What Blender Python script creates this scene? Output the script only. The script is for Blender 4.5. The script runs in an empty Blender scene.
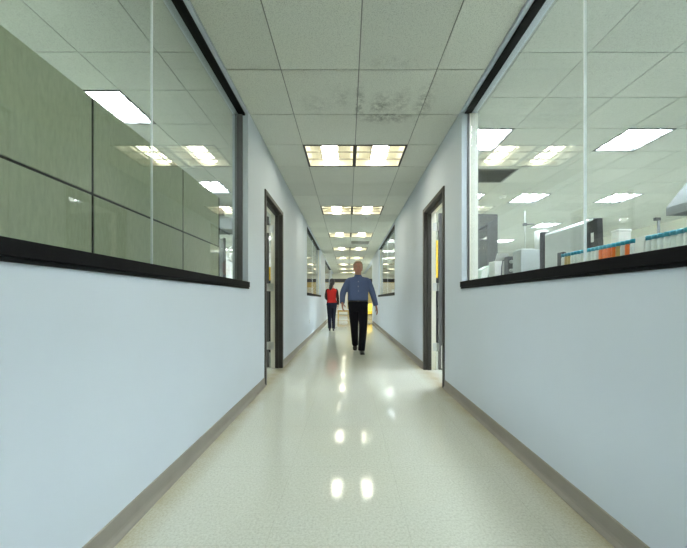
import bpy, bmesh, math, random
from mathutils import Vector, Matrix
random.seed(4)
scene = bpy.context.scene
C = scene.collection
PI = math.pi

# ------------------------------------------------------------------ layout
CAM_H = 1.02
XL, XR = -0.985, 1.122          # corridor faces of the two walls
WT = 0.155                      # wall thickness
ZC = 1.02 + 1.866               # corridor ceiling
ZR = 3.22                       # ceiling of the side rooms
Y0, Y1 = -2.36, 22.04           # near and far ends of the floor
RL, RR = -6.5, 9.0              # outer walls of the side rooms
SILL0, SILL1, HEAD = 1.13, 1.20, 2.868

# ------------------------------------------------------------------ materials
def nt(name):
    m = bpy.data.materials.new(name); m.use_nodes = True
    t = m.node_tree; t.nodes.clear()
    out = t.nodes.new('ShaderNodeOutputMaterial')
    b = t.nodes.new('ShaderNodeBsdfPrincipled')
    t.links.new(b.outputs[0], out.inputs[0])
    return m, t, b
def coords(t, scale=(1,1,1), space='Object'):
    tc = t.nodes.new('ShaderNodeTexCoord'); mp = t.nodes.new('ShaderNodeMapping')
    mp.inputs['Scale'].default_value = scale
    t.links.new(tc.outputs[space], mp.inputs[0]); return mp.outputs[0]
def noise(t, vec, scale, detail=3, rough=.55):
    n = t.nodes.new('ShaderNodeTexNoise'); n.inputs['Scale'].default_value = scale
    n.inputs['Detail'].default_value = detail; n.inputs['Roughness'].default_value = rough
    t.links.new(vec, n.inputs['Vector']); return n.outputs['Fac']
def ramp(t, fac, stops):
    r = t.nodes.new('ShaderNodeValToRGB')
    while len(r.color_ramp.elements) < len(stops): r.color_ramp.elements.new(.5)
    for e, (p, c) in zip(r.color_ramp.elements, stops):
        e.position = p; e.color = (*c, 1)
    t.links.new(fac, r.inputs[0]); return r.outputs[0]
def maprange(t, v, a, b, c, d):
    n = t.nodes.new('ShaderNodeMapRange')
    for k, x in zip((1,2,3,4), (a,b,c,d)): n.inputs[k].default_value = x
    t.links.new(v, n.inputs[0]); return n.outputs[0]
def mth(t, op, a, b=None):
    n = t.nodes.new('ShaderNodeMath'); n.operation = op
    for k, v in ((0,a),(1,b)):
        if v is None: continue
        if isinstance(v, (int,float)): n.inputs[k].default_value = v
        else: t.links.new(v, n.inputs[k])
    return n.outputs[0]
def mixc(t, fac, a, b, mode='MIX'):
    n = t.nodes.new('ShaderNodeMix'); n.data_type = 'RGBA'; n.blend_type = mode
    for k, v in ((0,fac),(6,a),(7,b)):
        if isinstance(v, (int,float)): n.inputs[k].default_value = v
        elif isinstance(v, tuple): n.inputs[k].default_value = (*v, 1)
        else: t.links.new(v, n.inputs[k])
    return n.outputs[2]
def bump(t, b, h, strength=.1, dist=.01):
    n = t.nodes.new('ShaderNodeBump'); n.inputs['Strength'].default_value = strength
    n.inputs['Distance'].default_value = dist
    t.links.new(h, n.inputs['Height']); t.links.new(n.outputs[0], b.inputs['Normal'])

def simple(name, col, rough=.5, metal=0, var=.06, vscale=20, bmp=0, bscale=150, spec=.5, vec=(1,1,1)):
    m, t, b = nt(name)
    v = coords(t, vec)
    f = noise(t, v, vscale)
    lo = tuple(c*(1-var) for c in col); hi = tuple(min(1,c*(1+var)) for c in col)
    t.links.new(ramp(t, f, [(.3,lo),(.7,hi)]), b.inputs['Base Color'])
    b.inputs['Roughness'].default_value = rough; b.inputs['Metallic'].default_value = metal
    b.inputs['Specular IOR Level'].default_value = spec
    if bmp: bump(t, b, noise(t, v, bscale), bmp, .003)
    return m
def emit(name, col, strength):
    m, t, b = nt(name)
    b.inputs['Base Color'].default_value = (.9,.9,.88,1); b.inputs['Roughness'].default_value = .5
    b.inputs['Emission Color'].default_value = (*col,1)
    b.inputs['Emission Strength'].default_value = strength
    return m
def glass_mat(name, tint, ior=1.5):
    m = bpy.data.materials.new(name); m.use_nodes = True
    t = m.node_tree; t.nodes.clear()
    out = t.nodes.new('ShaderNodeOutputMaterial'); mx = t.nodes.new('ShaderNodeMixShader')
    tr = t.nodes.new('ShaderNodeBsdfTransparent'); tr.inputs[0].default_value = (*tint,1)
    gl = t.nodes.new('ShaderNodeBsdfGlossy'); gl.inputs['Roughness'].default_value = 0.0
    fr = t.nodes.new('ShaderNodeFresnel'); ge = t.nodes.new('ShaderNodeNewGeometry')     # same index from either face of a thin pane
    t.links.new(maprange(t, ge.outputs['Backfacing'], 0, 1, ior, 1/ior), fr.inputs[0])
    t.links.new(fr.outputs[0], mx.inputs[0]); t.links.new(tr.outputs[0], mx.inputs[1])
    t.links.new(gl.outputs[0], mx.inputs[2]); t.links.new(mx.outputs[0], out.inputs[0])
    return m

M = {}
M['wall'] = simple('pale_blue_wall_paint', (.61,.665,.735), .55, var=.015, vscale=2, bmp=.06, bscale=260, spec=.3)
M['cream_wall'] = simple('cream_wall_paint', (.70,.70,.62), .6, var=.02, vscale=2, bmp=.05, bscale=260, spec=.3)
M['ochre_wall'] = simple('ochre_wall_paint', (.55,.42,.16), .6, var=.05, vscale=2, bmp=.05, bscale=200)
M['black'] = simple('black_sill_laminate', (.007,.007,.008), .5, var=.15, vscale=30, bmp=.02, spec=.08)
M['bronze'] = simple('dark_bronze_metal', (.045,.042,.037), .42, var=.08, vscale=12, bmp=.02, spec=.25)
M['channel'] = simple('grey_brown_channel', (.10,.098,.105), .4, var=.05)
M['cream_metal'] = simple('cream_painted_metal', (.72,.70,.60), .45, var=.02)
M['door_leaf'] = simple('charcoal_door_paint', (.075,.075,.075), .3, var=.06, vscale=8, bmp=.02)
M['steel'] = simple('brushed_steel', (.62,.62,.60), .32, metal=1, var=.1, vscale=60, vec=(1,1,12))
M['base'] = simple('taupe_vinyl_base', (.27,.245,.21), .5, var=.06, vscale=6, spec=.4)
M['silicone'] = simple('clear_joint_sealant', (.88,.93,.95), .25, var=.03)
M['white'] = simple('white_plastic', (.80,.80,.76), .4, var=.02)
M['offwhite'] = simple('pale_grey_plastic', (.58,.60,.58), .4, var=.03)
M['grey'] = simple('mid_grey_metal', (.15,.16,.16), .6, var=.05, spec=.2)
M['darkgrey'] = simple('dark_grey_plastic', (.05,.05,.055), .4, var=.05)
M['blackp'] = simple('black_plastic', (.012,.012,.014), .35, var=.1)
M['seam'] = simple('dark_panel_seam', (.02,.022,.018), .6, var=.05, spec=.1)
M['silver'] = simple('silver_plastic', (.58,.61,.60), .35, var=.03, metal=.2)
M['instr'] = simple('grey_instrument_enamel', (.38,.41,.40), .4, var=.03)
M['paper'] = simple('white_paper', (.82,.82,.78), .8, var=.02)
M['teal'] = simple('teal_cap_plastic', (.02,.30,.40), .4, var=.05)
M['orange'] = simple('orange_solution', (.85,.16,.008), .3, var=.12, vscale=40)
M['amber'] = simple('amber_solution', (.50,.33,.10), .3, var=.1, vscale=40)
M['yellow'] = simple('yellow_enamel', (.80,.52,.02), .4, var=.04)
M['wood'] = simple('ochre_wood', (.55,.37,.12), .4, var=.15, vscale=9, vec=(1,1,8))
M['tan'] = simple('tan_upholstery', (.52,.38,.20), .8, var=.1, vscale=60)
M['bench'] = simple('dark_bench_resin', (.06,.06,.06), .35, var=.08)
M['greenwhite'] = simple('pale_green_card', (.60,.70,.62), .7, var=.04)
M['housing'] = simple('white_reflector_enamel', (.74,.71,.58), .35, var=.01)
M['louver'] = simple('louver_aluminium', (.42,.40,.33), .3, var=.03, metal=.3)
M['fix_frame'] = simple('dark_fixture_reveal', (.02,.02,.018), .5, var=.1)
M['white_frame'] = simple('white_fixture_frame', (.30,.31,.31), .5, var=.03)
M['lamp'] = emit('warm_lamp_basket', (1.0,.965,.79), 11.5)
M['panel_left'] = emit('cool_lamp_panel_left_room', (.84,.945,1.05), 38)
M['panel'] = emit('cool_lamp_panel', (.84,.945,1.05), 50)
M['glass'] = glass_mat('clear_window_glass', (.960,.982,.972))
M['plastic_clear'] = simple('frosted_vial_plastic', (.80,.84,.81), .3, var=.04)
M['tbar'] = simple('ceiling_tbar', (.20,.21,.185), .5, var=.03)

# ceiling tile: fissured mineral fibre, soot marks near three tiles
def ceil_mat(name, col, marks):
    m, t, b = nt(name)
    v = coords(t)
    sp = noise(t, v, 130, 4, .7)
    speck = ramp(t, sp, [(.36,tuple(c*.72 for c in col)),(.5,col),(.75,tuple(min(1,c*1.04) for c in col))])
    geo = t.nodes.new('ShaderNodeNewGeometry')
    isl = maprange(t, geo.outputs['Random Per Island'], 0, 1, .93, 1.05)
    cmb = t.nodes.new('ShaderNodeCombineColor')
    for k in range(3): t.links.new(isl, cmb.inputs[k])
    c = mixc(t, 1.0, speck, cmb.outputs[0], 'MULTIPLY')
    if marks:
        tc = t.nodes.new('ShaderNodeTexCoord'); tot = None
        for (x, y, sx, sy, a) in marks:
            mp = t.nodes.new('ShaderNodeMapping'); mp.vector_type = 'POINT'
            mp.inputs['Location'].default_value = (-x/sx, -y/sy, 0); mp.inputs['Scale'].default_value = (1/sx, 1/sy, 0)
            t.links.new(tc.outputs['Object'], mp.inputs[0])
            ln = t.nodes.new('ShaderNodeVectorMath'); ln.operation = 'LENGTH'
            t.links.new(mp.outputs[0], ln.inputs[0])
            f = maprange(t, ln.outputs['Value'], 0, 1, a, 0)
            tot = f if tot is None else mth(t, 'MAXIMUM', tot, f)
        n2 = noise(t, v, 16, 6, .75)
        k = mth(t, 'MULTIPLY', tot, maprange(t, n2, .42, .62, 0, 1))
        c = mixc(t, k, c, (.10,.10,.09))
    t.links.new(c, b.inputs['Base Color']); b.inputs['Roughness'].default_value = .9
    b.inputs['Specular IOR Level'].default_value = .15
    bump(t, b, sp, .25, .004)
    return m
M['tile'] = ceil_mat('corridor_ceiling_tile', (.71,.725,.655), [(.42,3.145,.36,.045,.95),(.0925,2.95,.025,.4,.9),(.72,2.9,.025,.4,.8),(.32,2.98,.16,.22,.75),(.5,2.95,.12,.25,.6),(.12,2.95,.06,.3,.7),(.4,3.2,.34,.11,.8),
    (-.05,2.9,.16,.25,.35),(.72,2.95,.12,.35,.6),(-.3,2.98,.25,.2,.3),(.35,2.45,.3,.12,.25)])
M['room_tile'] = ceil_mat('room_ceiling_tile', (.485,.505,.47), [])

# floor: pale speckled composition tile with a waxed gloss, ambered wax along the walls
def floor_mat():
    m, t, b = nt('speckled_waxed_floor')
    v = coords(t)
    big = noise(t, v, 1.6, 4, .6); fine = noise(t, v, 90, 3, .7); chip = noise(t, v, 260, 2, .6)
    c = ramp(t, fine, [(.3,(.43,.435,.365)),(.5,(.535,.545,.47)),(.72,(.62,.63,.56))])
    c = mixc(t, maprange(t, chip, .60,.68,0,.5), c, (.75,.74,.66))
    c = mixc(t, maprange(t, big, .35,.7,0,.18), c, (.50,.47,.34))
    sep = t.nodes.new('ShaderNodeSeparateXYZ'); t.links.new(v, sep.inputs[0])
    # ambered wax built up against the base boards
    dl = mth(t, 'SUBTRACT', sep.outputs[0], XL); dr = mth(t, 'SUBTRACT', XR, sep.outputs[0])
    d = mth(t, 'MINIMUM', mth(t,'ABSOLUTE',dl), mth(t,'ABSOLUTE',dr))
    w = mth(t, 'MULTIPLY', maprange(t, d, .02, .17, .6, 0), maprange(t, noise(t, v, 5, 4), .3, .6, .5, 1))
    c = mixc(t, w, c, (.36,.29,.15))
    # tile seams every 0.305 m
    def seam(o, off):
        f = mth(t, 'FRACT', mth(t, 'DIVIDE', mth(t,'ADD',o,off), .61))
        return mth(t, 'GREATER_THAN', mth(t, 'ABSOLUTE', mth(t,'SUBTRACT',f,.5)), .4975)
    s = mth(t, 'MAXIMUM', seam(sep.outputs[0], 10.1), seam(sep.outputs[1], 10.3))
    c = mixc(t, mth(t,'MULTIPLY',s,.22), c, (.25,.23,.17))
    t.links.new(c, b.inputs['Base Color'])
    t.links.new(maprange(t, big, .3,.7,.06,.10), b.inputs['Roughness'])
    b.inputs['Specular IOR Level'].default_value = .38
    bump(t, b, noise(t, v, 9, 2), .015, .01)
    return m
M['floor'] = floor_mat()

def fabric(name, col, dark, sc=120, vec=(1,1,.35), big=.25, folds=1.0):
    m, t, b = nt(name)
    v = coords(t, vec); w = noise(t, v, sc, 4, .7); w2 = noise(t, v, 14, 3)
    c = mixc(t, maprange(t, w2,.3,.7,0,.25), ramp(t, w, [(.3,dark),(.7,col)]), dark)
    t.links.new(c, b.inputs['Base Color']); b.inputs['Roughness'].default_value = .85
    b.inputs['Specular IOR Level'].default_value = .2
    fold = noise(t, coords(t, (1,1,.45)), 11, 2, .5)
    bump(t, b, mth(t,'ADD',mth(t,'MULTIPLY',w,.12),mth(t,'MULTIPLY',fold,folds)), .6, .02); return m
M['panel_green'] = fabric('sage_green_panel_fabric', (.53,.58,.445), (.42,.46,.35), 55, (1,1,.22), .7, 0.0)
M['shirt'] = fabric('blue_shirt_cotton', (.115,.155,.29), (.085,.115,.225))
M['navy'] = fabric('black_trouser_wool', (.010,.010,.016), (.006,.006,.010))
M['jeans'] = fabric('dark_navy_denim', (.018,.020,.035), (.010,.011,.022))
M['red'] = fabric('red_top_knit', (.46,.02,.015), (.34,.015,.012))
M['darktop'] = fabric('dark_maroon_sleeve_knit', (.040,.022,.024), (.025,.014,.016))
M['skin'] = simple('ruddy_skin', (.43,.20,.135), .55, var=.06, vscale=12)
M['skin2'] = simple('light_skin', (.52,.29,.20), .55, var=.05, vscale=12)
M['hair_sandy'] = simple('sandy_grey_hair', (.30,.21,.12), .6, var=.25, vscale=60, bmp=.5, bscale=120)
M['hair_dark'] = simple('dark_brown_hair', (.018,.012,.009), .4, var=.3, vscale=60, bmp=.5, bscale=120, vec=(1,1,.2))
M['leather'] = simple('black_leather', (.010,.009,.009), .3, var=.1)
M['lips'] = simple('lip_colour', (.40,.14,.11), .5)
M['eyewhite'] = simple('eye_white', (.75,.73,.70), .2, var=.01)
M['iris'] = simple('eye_iris', (.04,.05,.06), .15)

# ------------------------------------------------------------------ mesh helpers
class MB:
    def __init__(s): s.bm = bmesh.new()
    def box(s, x0, x1, y0, y1, z0, z1, bev=0):
        if x0 > x1: x0, x1 = x1, x0
        if y0 > y1: y0, y1 = y1, y0
        r = bmesh.ops.create_cube(s.bm, size=1)
        for v in r['verts']:
            v.co = Vector((x0+(v.co.x+.5)*(x1-x0), y0+(v.co.y+.5)*(y1-y0), z0+(v.co.z+.5)*(z1-z0)))
        if bev:
            es = list({e for v in r['verts'] for e in v.link_edges})
            bmesh.ops.bevel(s.bm, geom=es, offset=bev, segments=2, affect='EDGES', profile=.5)
        return s
    def prism(s, poly, z0, z1):
        a = [s.bm.verts.new((x,y,z0)) for x,y in poly]; b = [s.bm.verts.new((x,y,z1)) for x,y in poly]
        n = len(poly); s.bm.faces.new(a[::-1]); s.bm.faces.new(b)
        for i in range(n): s.bm.faces.new((a[i],a[(i+1)%n],b[(i+1)%n],b[i]))
        return s
    def hull8(s, pts):                     # 4 bottom points then 4 top points
        v = [s.bm.verts.new(p) for p in pts]
        for f in ((3,2,1,0),(4,5,6,7),(0,1,5,4),(1,2,6,5),(2,3,7,6),(3,0,4,7)): s.bm.faces.new([v[i] for i in f])
        return s
    def rings(s, rr, cap=True):            # list of rings, each a list of points
        L = [[s.bm.verts.new(p) for p in r] for r in rr]
        n = len(L[0])
        for a, b in zip(L, L[1:]):
            for i in range(n): s.bm.faces.new((a[i],a[(i+1)%n],b[(i+1)%n],b[i]))
        if cap: s.bm.faces.new(L[0][::-1]); s.bm.faces.new(L[-1])
        return s
    def tube(s, path, rad, n=12, flat=1.0, up=Vector((0,1,0))):
        P = [Vector(p) for p in path]; out = []
        for i, p in enumerate(P):
            d = (P[min(i+1,len(P)-1)]-P[max(i-1,0)]).normalized()
            u = up - d*up.dot(d)
            if u.length < 1e-3: u = Vector((1,0,0)) - d*d.x
            u.normalize(); w = d.cross(u); r = rad[i] if hasattr(rad,'__len__') else rad
            out.append([p + w*math.cos(2*PI*k/n)*r + u*math.sin(2*PI*k/n)*r*flat for k in range(n)])
        return s.rings(out)
    def cyl(s, p0, p1, r, n=16): return s.tube([p0,p1], [r,r], n)
    def lathe(s, prof, c=(0,0,0), n=16):   # (radius, z)
        return s.rings([[(c[0]+r*math.cos(2*PI*k/n), c[1]+r*math.sin(2*PI*k/n), c[2]+z) for k in range(n)] for r, z in prof])
    def ell(s, c, r, u=16, v=12):
        m = Matrix.Translation(c) @ Matrix.Diagonal((*r,1))
        bmesh.ops.create_uvsphere(s.bm, u_segments=u, v_segments=v, radius=1, matrix=m); return s
    def build(s, name, mat, parent=None, smooth=False):
        bmesh.ops.recalc_face_normals(s.bm, faces=s.bm.faces)
        me = bpy.data.meshes.new(name); s.bm.to_mesh(me); s.bm.free()
        if smooth:
            for p in me.polygons: p.use_smooth = True
        me.materials.append(M[mat] if isinstance(mat,str) else mat)
        o = bpy.data.objects.new(name, me); C.objects.link(o)
        if parent: o.parent = parent
        return o

def tag(o, label, cat, group=None, kind=None):
    if label: o['label'] = label
    if cat: o['category'] = cat
    if group: o['group'] = group
    if kind: o['kind'] = kind
    return o
def thing(name, label, cat, loc=(0,0,0), rz=0, group=None, kind=None):
    o = bpy.data.objects.new(name, None); C.objects.link(o)
    o.empty_display_size = .1; o.location = loc; o.rotation_euler = (0,0,rz)
    return tag(o, label, cat, group, kind)
def dup(root, loc, label, group=None, rz=None):
    r = root.copy(); C.objects.link(r); r.location = loc; r['label'] = label
    if rz is not None: r.rotation_euler = (0,0,rz)
    if group: r['group'] = group
    for ch in list(root.children):
        c = ch.copy(); C.objects.link(c); c.parent = r
        for g in list(ch.children):
            d = g.copy(); C.objects.link(d); d.parent = c
    return r
def struct(o, label, cat): return tag(o, label, cat, kind='structure')
ORD = ['first','second','third','fourth','fifth','sixth','seventh','eighth','ninth','tenth']

# ------------------------------------------------------------------ walls
LW = [(-1.6,3.085),(7.56,11.4),(13.7,19.0)]; LD = (3.69,4.71)
RW = [(-1.6,3.056),(7.4,11.3)];              RD = (3.59,4.58)
def wall(name, s, face, wins, door, ya, yb, label):
    """s = -1 left, +1 right; openings cut by stacking blocks"""
    a, b = face, face + s*WT
    m = MB(); cuts = sorted([(p,q,'w') for p,q in wins] + [(door[0],door[1],'d')])
    y = ya
    for p, q, k in cuts:
        if p > y: m.box(a,b,y,p,0,ZR+.05)
        if k == 'w': m.box(a,b,p,q,0,SILL0); m.box(a,b,p,q,HEAD,ZR+.05)
        else: m.box(a,b,p,q,2.34,ZR+.05)
        y = q
    m.box(a,b,y,yb,0,ZR+.05)
    o = m.build(name, 'wall')
    # room sides of the walls are cream
    o.data.materials.append(M['cream_wall'])
    for p in o.data.polygons:
        if abs(p.center.x-b) < .001: p.material_index = 1
    return struct(o, label, 'wall')
wall('wall_left', -1, XL, LW, LD, Y0, 19.6, 'pale blue corridor wall on the left with window openings')
wall('wall_right', 1, XR, RW, RD, Y0, 14.1, 'pale blue corridor wall on the right with window openings')
m = MB().box(XR,XR+WT,14.1,Y1,ZC-.02,ZR+.05)
struct(m.build('trim_1','wall'), 'pale blue bulkhead above the end of the right wall', 'trim')
m = MB().box(XL-WT,XL,19.6,Y1,ZC-.02,ZR+.05)
struct(m.build('trim_2','wall'), 'pale blue bulkhead above the end of the left wall', 'trim')

m = MB().box(RL-.1,RR+.1,Y0-.12,Y1+.12,-.12,0)
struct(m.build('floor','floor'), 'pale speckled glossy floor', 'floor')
struct(MB().box(RL-.1,RR+.1,Y1,Y1+.1,0,ZR+.05).build('wall_back','ochre_wall'), 'ochre wall at the far end of the building', 'wall')
struct(MB().box(RL-.1,RR+.1,Y0-.1,Y0,0,ZR+.05).build('wall_front','cream_wall'), 'cream wall behind the viewer', 'wall')
struct(MB().box(RL-.1,RL,Y0,Y1,0,ZR+.05).build('wall_far_left','cream_wall'), 'cream outer wall of the left room', 'wall')
struct(MB().box(RR,RR+.1,Y0,Y1,0,ZR+.05).build('wall_far_right','cream_wall'), 'cream outer wall of the right room', 'wall')
struct(MB().box(RL,RR,Y1-.06,Y1,2.28,2.52).build('trim_3','darkgrey'), 'dark band high on the far wall', 'trim')
struct(MB().box(RL,RR,Y1-.05,Y1,2.52,ZR).build('trim_4','cream_wall'), 'cream frieze above the dark band', 'trim')

# base boards: coved vinyl with a toe
def base(name, s, face, spans, label):
    m = MB()
    prof = [(0,0),(.022,0),(.020,.006),(.009,.022),(.006,.035),(.005,.098),(0,.102)]
    for p, q in spans:
        m.rings([[(face - s*u, y, z) for u, z in prof] for y in (p, q)])
    return struct(m.build(name,'base'), label, 'baseboard')
base('baseboard_left', -1, XL, [(Y0,LD[0]-.001),(LD[1]+.001,19.6)], 'taupe vinyl baseboard along the left wall')
base('baseboard_right', 1, XR, [(Y0,RD[0]-.001),(RD[1]+.001,14.1)], 'taupe vinyl baseboard along the right wall')

# ------------------------------------------------------------------ ceilings
def ceiling(name, xs, ys, z, holes, tm, label, extra=()):
    m = MB(); g = .0045
    def hole(cx, cy): return any(a < cx < b and c < cy < d for a,b,c,d in holes)
    for xa, xb in zip(xs, xs[1:]):
        for ya, yb in zip(ys, ys[1:]):
            if hole((xa+xb)/2,(ya+yb)/2): continue
            m.box(xa+g,xb-g,ya+g,yb-g,z,z+.016)
    for xa, xb, ya, yb in extra: m.box(xa+g,xb-.001,ya+g,yb-g,z,z+.016)
    o = m.build(name, tm)
    t = MB()
    for xa, xb in zip(xs, xs[1:]):
        for ya, yb in zip(ys, ys[1:]):
            if hole((xa+xb)/2,(ya+yb)/2): continue
            t.box(xa,xb,ya,yb,z+.006,z+.022)
    g_o = t.build('ceiling_grid', 'tbar', o)
    return struct(o, label, 'ceiling')
cx = [XL,-.54,.0925,.725,XR]; ck = 3.74
cy = [ck+.61*k for k in range(-10,31)]
c_rows = [ck+2.44*k for k in range(-1,8)]
c_holes = [(-.54,.725,y,y+.61) for y in c_rows] + [(.0925,.725,ck+.61*10,ck+.61*11)]
ceiling('ceiling', cx, cy, ZC, c_holes, 'tile', 'suspended tile ceiling over the corridor')
rx = [XR+WT,1.54,2.15,2.88,3.62,4.23,4.9,5.55,6.16,6.77,7.38,7.99,RR]
ry = [3.99+.613*k for k in range(-10,30)]; ry = [Y0]+[y for y in ry if y > Y0+.1 and y < Y1-.1]+[Y1]
r_rows = [3.99+.613*4*k for k in range(-2,6)]
r_cols = [1.54,3.62,5.55]
def r_x(x, i): return 2.27 if (x == r_cols[0] and i == 3) else x    # one fixture stands off the column
r_holes = [(x,x+.61,y,y+.613) for x in r_cols for i, y in enumerate(r_rows) if r_x(x,i) == x] + [(2.15,2.88,r_rows[3],r_rows[3]+.613),(2.15,2.88,3.99+.613*2,3.99+.613*3)]
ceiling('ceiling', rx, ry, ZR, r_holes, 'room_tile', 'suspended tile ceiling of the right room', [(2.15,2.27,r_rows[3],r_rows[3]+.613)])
lx = [RL,-6.05,-5.44,-4.83,-4.22,-3.61,-3.0,-2.39,-1.685,XL-WT]
ly = [3.26+.63*k for k in range(-8,30)]; ly = [2.76 if abs(y-2.63) < .01 else y for y in ly]
ly = [Y0]+[y for y in ly if y > Y0+.1 and y < Y1-.1]+[Y1]
l_rows = [3.26+.63*4*k for k in range(-2,6)]
l_cols = [-3.0,-5.44]
l_holes = [(x,x+.61,y,y+.63) for x in l_cols for y in l_rows]
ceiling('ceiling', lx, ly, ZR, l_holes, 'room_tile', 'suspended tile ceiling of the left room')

# ------------------------------------------------------------------ ceiling lights
def frame_mb(w, l, t, h):
    m = MB()
    m.box(0,w,0,t,-.004,h); m.box(0,w,l-t,l,-.004,h); m.box(0,t,t,l-t,-.004,h); m.box(w-t,w,t,l-t,-.004,h)
    return m
def corridor_light(loc, label):
    w, l = .6285, .606
    t = thing('ceiling_light', label, 'ceiling light', loc, group='louvred lights over the corridor')
    frame_mb(w,l,.021,.11).build('frame','fix_frame',t)
    h = MB(); a = .0215
    # curved white reflectors either side of the lamp basket, closed at the ends
    for s in (0,1):
        X = (lambda x: x) if s == 0 else (lambda x: w-x)
        pts = [(a,.008),(.034,.05),(.06,.085),(.11,.105),(.16,.108),(.205,.095)]
        low = [(X(x),z) for x,z in pts]
        h.rings([[(x,y,z) for x,z in low] + [(x,y,z+.008) for x,z in reversed(low)] for y in (a,l-a)])
    h.box(a,w-a,a,a+.006,.0,.11); h.box(a,w-a,l-a-.006,l-a,.0,.11); h.box(a,w-a,a,l-a,.116,.122)
    h.build('reflector','housing',t)
    b = MB(); n = 10
    arc = [(w/2+.100*math.cos(PI+PI*k/n), .062+.034*math.sin(PI+PI*k/n)) for k in range(n+1)]
    top = [(x,z+.006) for x,z in reversed(arc)]
    b.rings([[(x,y,z) for x,z in arc+top] for y in (a+.008,l-a-.008)])
    lb = b.build('lamp_basket','lamp',t)
    lb.data.materials.append(M['housing'])
    for p in lb.data.polygons:
        if p.normal.z > -.05: p.material_index = 1
    v = MB()
    for k in (1,2): v.box(w*k/3-.003,w*k/3+.003,a,l-a,.0,.022)
    for k in (1,2): v.box(a,w-a,l*k/3-.003,l*k/3+.003,.0,.020)
    v.build('louver','louver',t)
    return t
def room_light(loc, label, l, side):
    w = .606
    t = thing('ceiling_light', label, 'ceiling light', loc, group='white panel lights in the %s room' % side)
    frame_mb(w,l,.022,.06).build('frame','fix_frame',t)
    MB().box(.023,w-.023,.023,l-.023,.048,.056).build('lamp_panel','panel' if side == 'right' else 'panel_left',t)
    v = MB()
    for k in (1,2): v.box(w*k/3-.006,w*k/3+.006,.023,l-.023,.002,.044)
    for k in (1,2): v.box(.023,w-.023,l*k/3-.006,l*k/3+.006,.002,.044)
    v.build('louver','louver',t)
    return t
proto = None
for i, y in enumerate(c_rows):
    for x, sd in ((-.538,'left'),(.0945,'right')):
        where = 'just above the viewer' if i == 0 else ('nearest in view' if i == 1 else ORD[i-1]+' row in view')
        lab = 'louvred corridor ceiling light, %s of its pair, %s' % (sd, where)
        if proto is None: proto = corridor_light((x,y+.002,ZC), lab)
        else: dup(proto, (x,y+.002,ZC), lab)
for side, cols, rows, pitch, names in (('right', r_cols, r_rows, .613, ['next to the glass','second column from the glass','third column from the glass']),
                                 ('left', l_cols[:1]+l_cols[1:], l_rows, .63, ['next to the glass','second column from the glass'])):
    proto2 = None
    for i, y in enumerate(rows):
        for j, x in enumerate(cols):
            if side == 'right': x = r_x(x, i)
            where = 'unseen row added behind the viewer for light' if i == 0 else 'unseen row added above the viewer for light' if i == 1 else ('nearest row in view' if i == 2 else ORD[i-2]+' row in view')  # first two rows are out of view, added to light the near walls
            lab = 'bright white ceiling panel in %s room, %s, %s' % (side, names[j], where)
            if proto2 is None: proto2 = room_light((x+.002,y+.002,ZR), lab, pitch-.004, side)
            else: dup(proto2, (x+.002,y+.002,ZR), lab)

def vent(loc, w, l, label, dark):
    t = thing('ceiling_vent', label, 'vent', loc)
    frame_mb(w,l,.03,.03).build('frame', 'grey' if dark else 'white', t)
    MB().box(.03,w-.03,.03,l-.03,.04,.05).build('backing','darkgrey' if dark else 'grey',t)
    v = MB(); n = 10
    for k in range(1,n):
        y = .03+(l-.06)*k/n
        v.hull8([(.03,y-.014,.004),(w-.03,y-.014,.004),(w-.03,y-.011,.004),(.03,y-.011,.004),
                 (.03,y+.008,.028),(w-.03,y+.008,.028),(w-.03,y+.011,.028),(.03,y+.011,.028)])
    v.build('slats', 'grey' if dark else 'white', t)
vent((.0945,ck+6.1+.002,ZC), .628, .606, 'white slatted air vent in the corridor ceiling between light rows', False)
vent((2.152,3.99+1.226+.002,ZR), .726, .609, 'grey return air grille in the right room ceiling', True)
t = thing('sprinkler_head', 'small sprinkler head on the corridor ceiling behind second light row', 'sprinkler', (.42,7.05,ZC))
MB().lathe([(.035,.002),(.034,-.006),(.014,-.01)]).build('escutcheon','steel',t,True)
MB().lathe([(.010,-.01),(.008,-.03),(.022,-.034),(.022,-.037)]).build('deflector','steel',t,True)
t = thing('smoke_detector', 'white round smoke detector on the right room ceiling', 'smoke detector', (3.3,6.6,ZR))
MB().lathe([(.065,0),(.065,-.015),(.05,-.035),(.02,-.045)],n=24).build('housing','white',t,True)
MB().lathe([(.018,-.044),(.016,-.052)],n=16).build('sensor_cap','grey',t,True)

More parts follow.
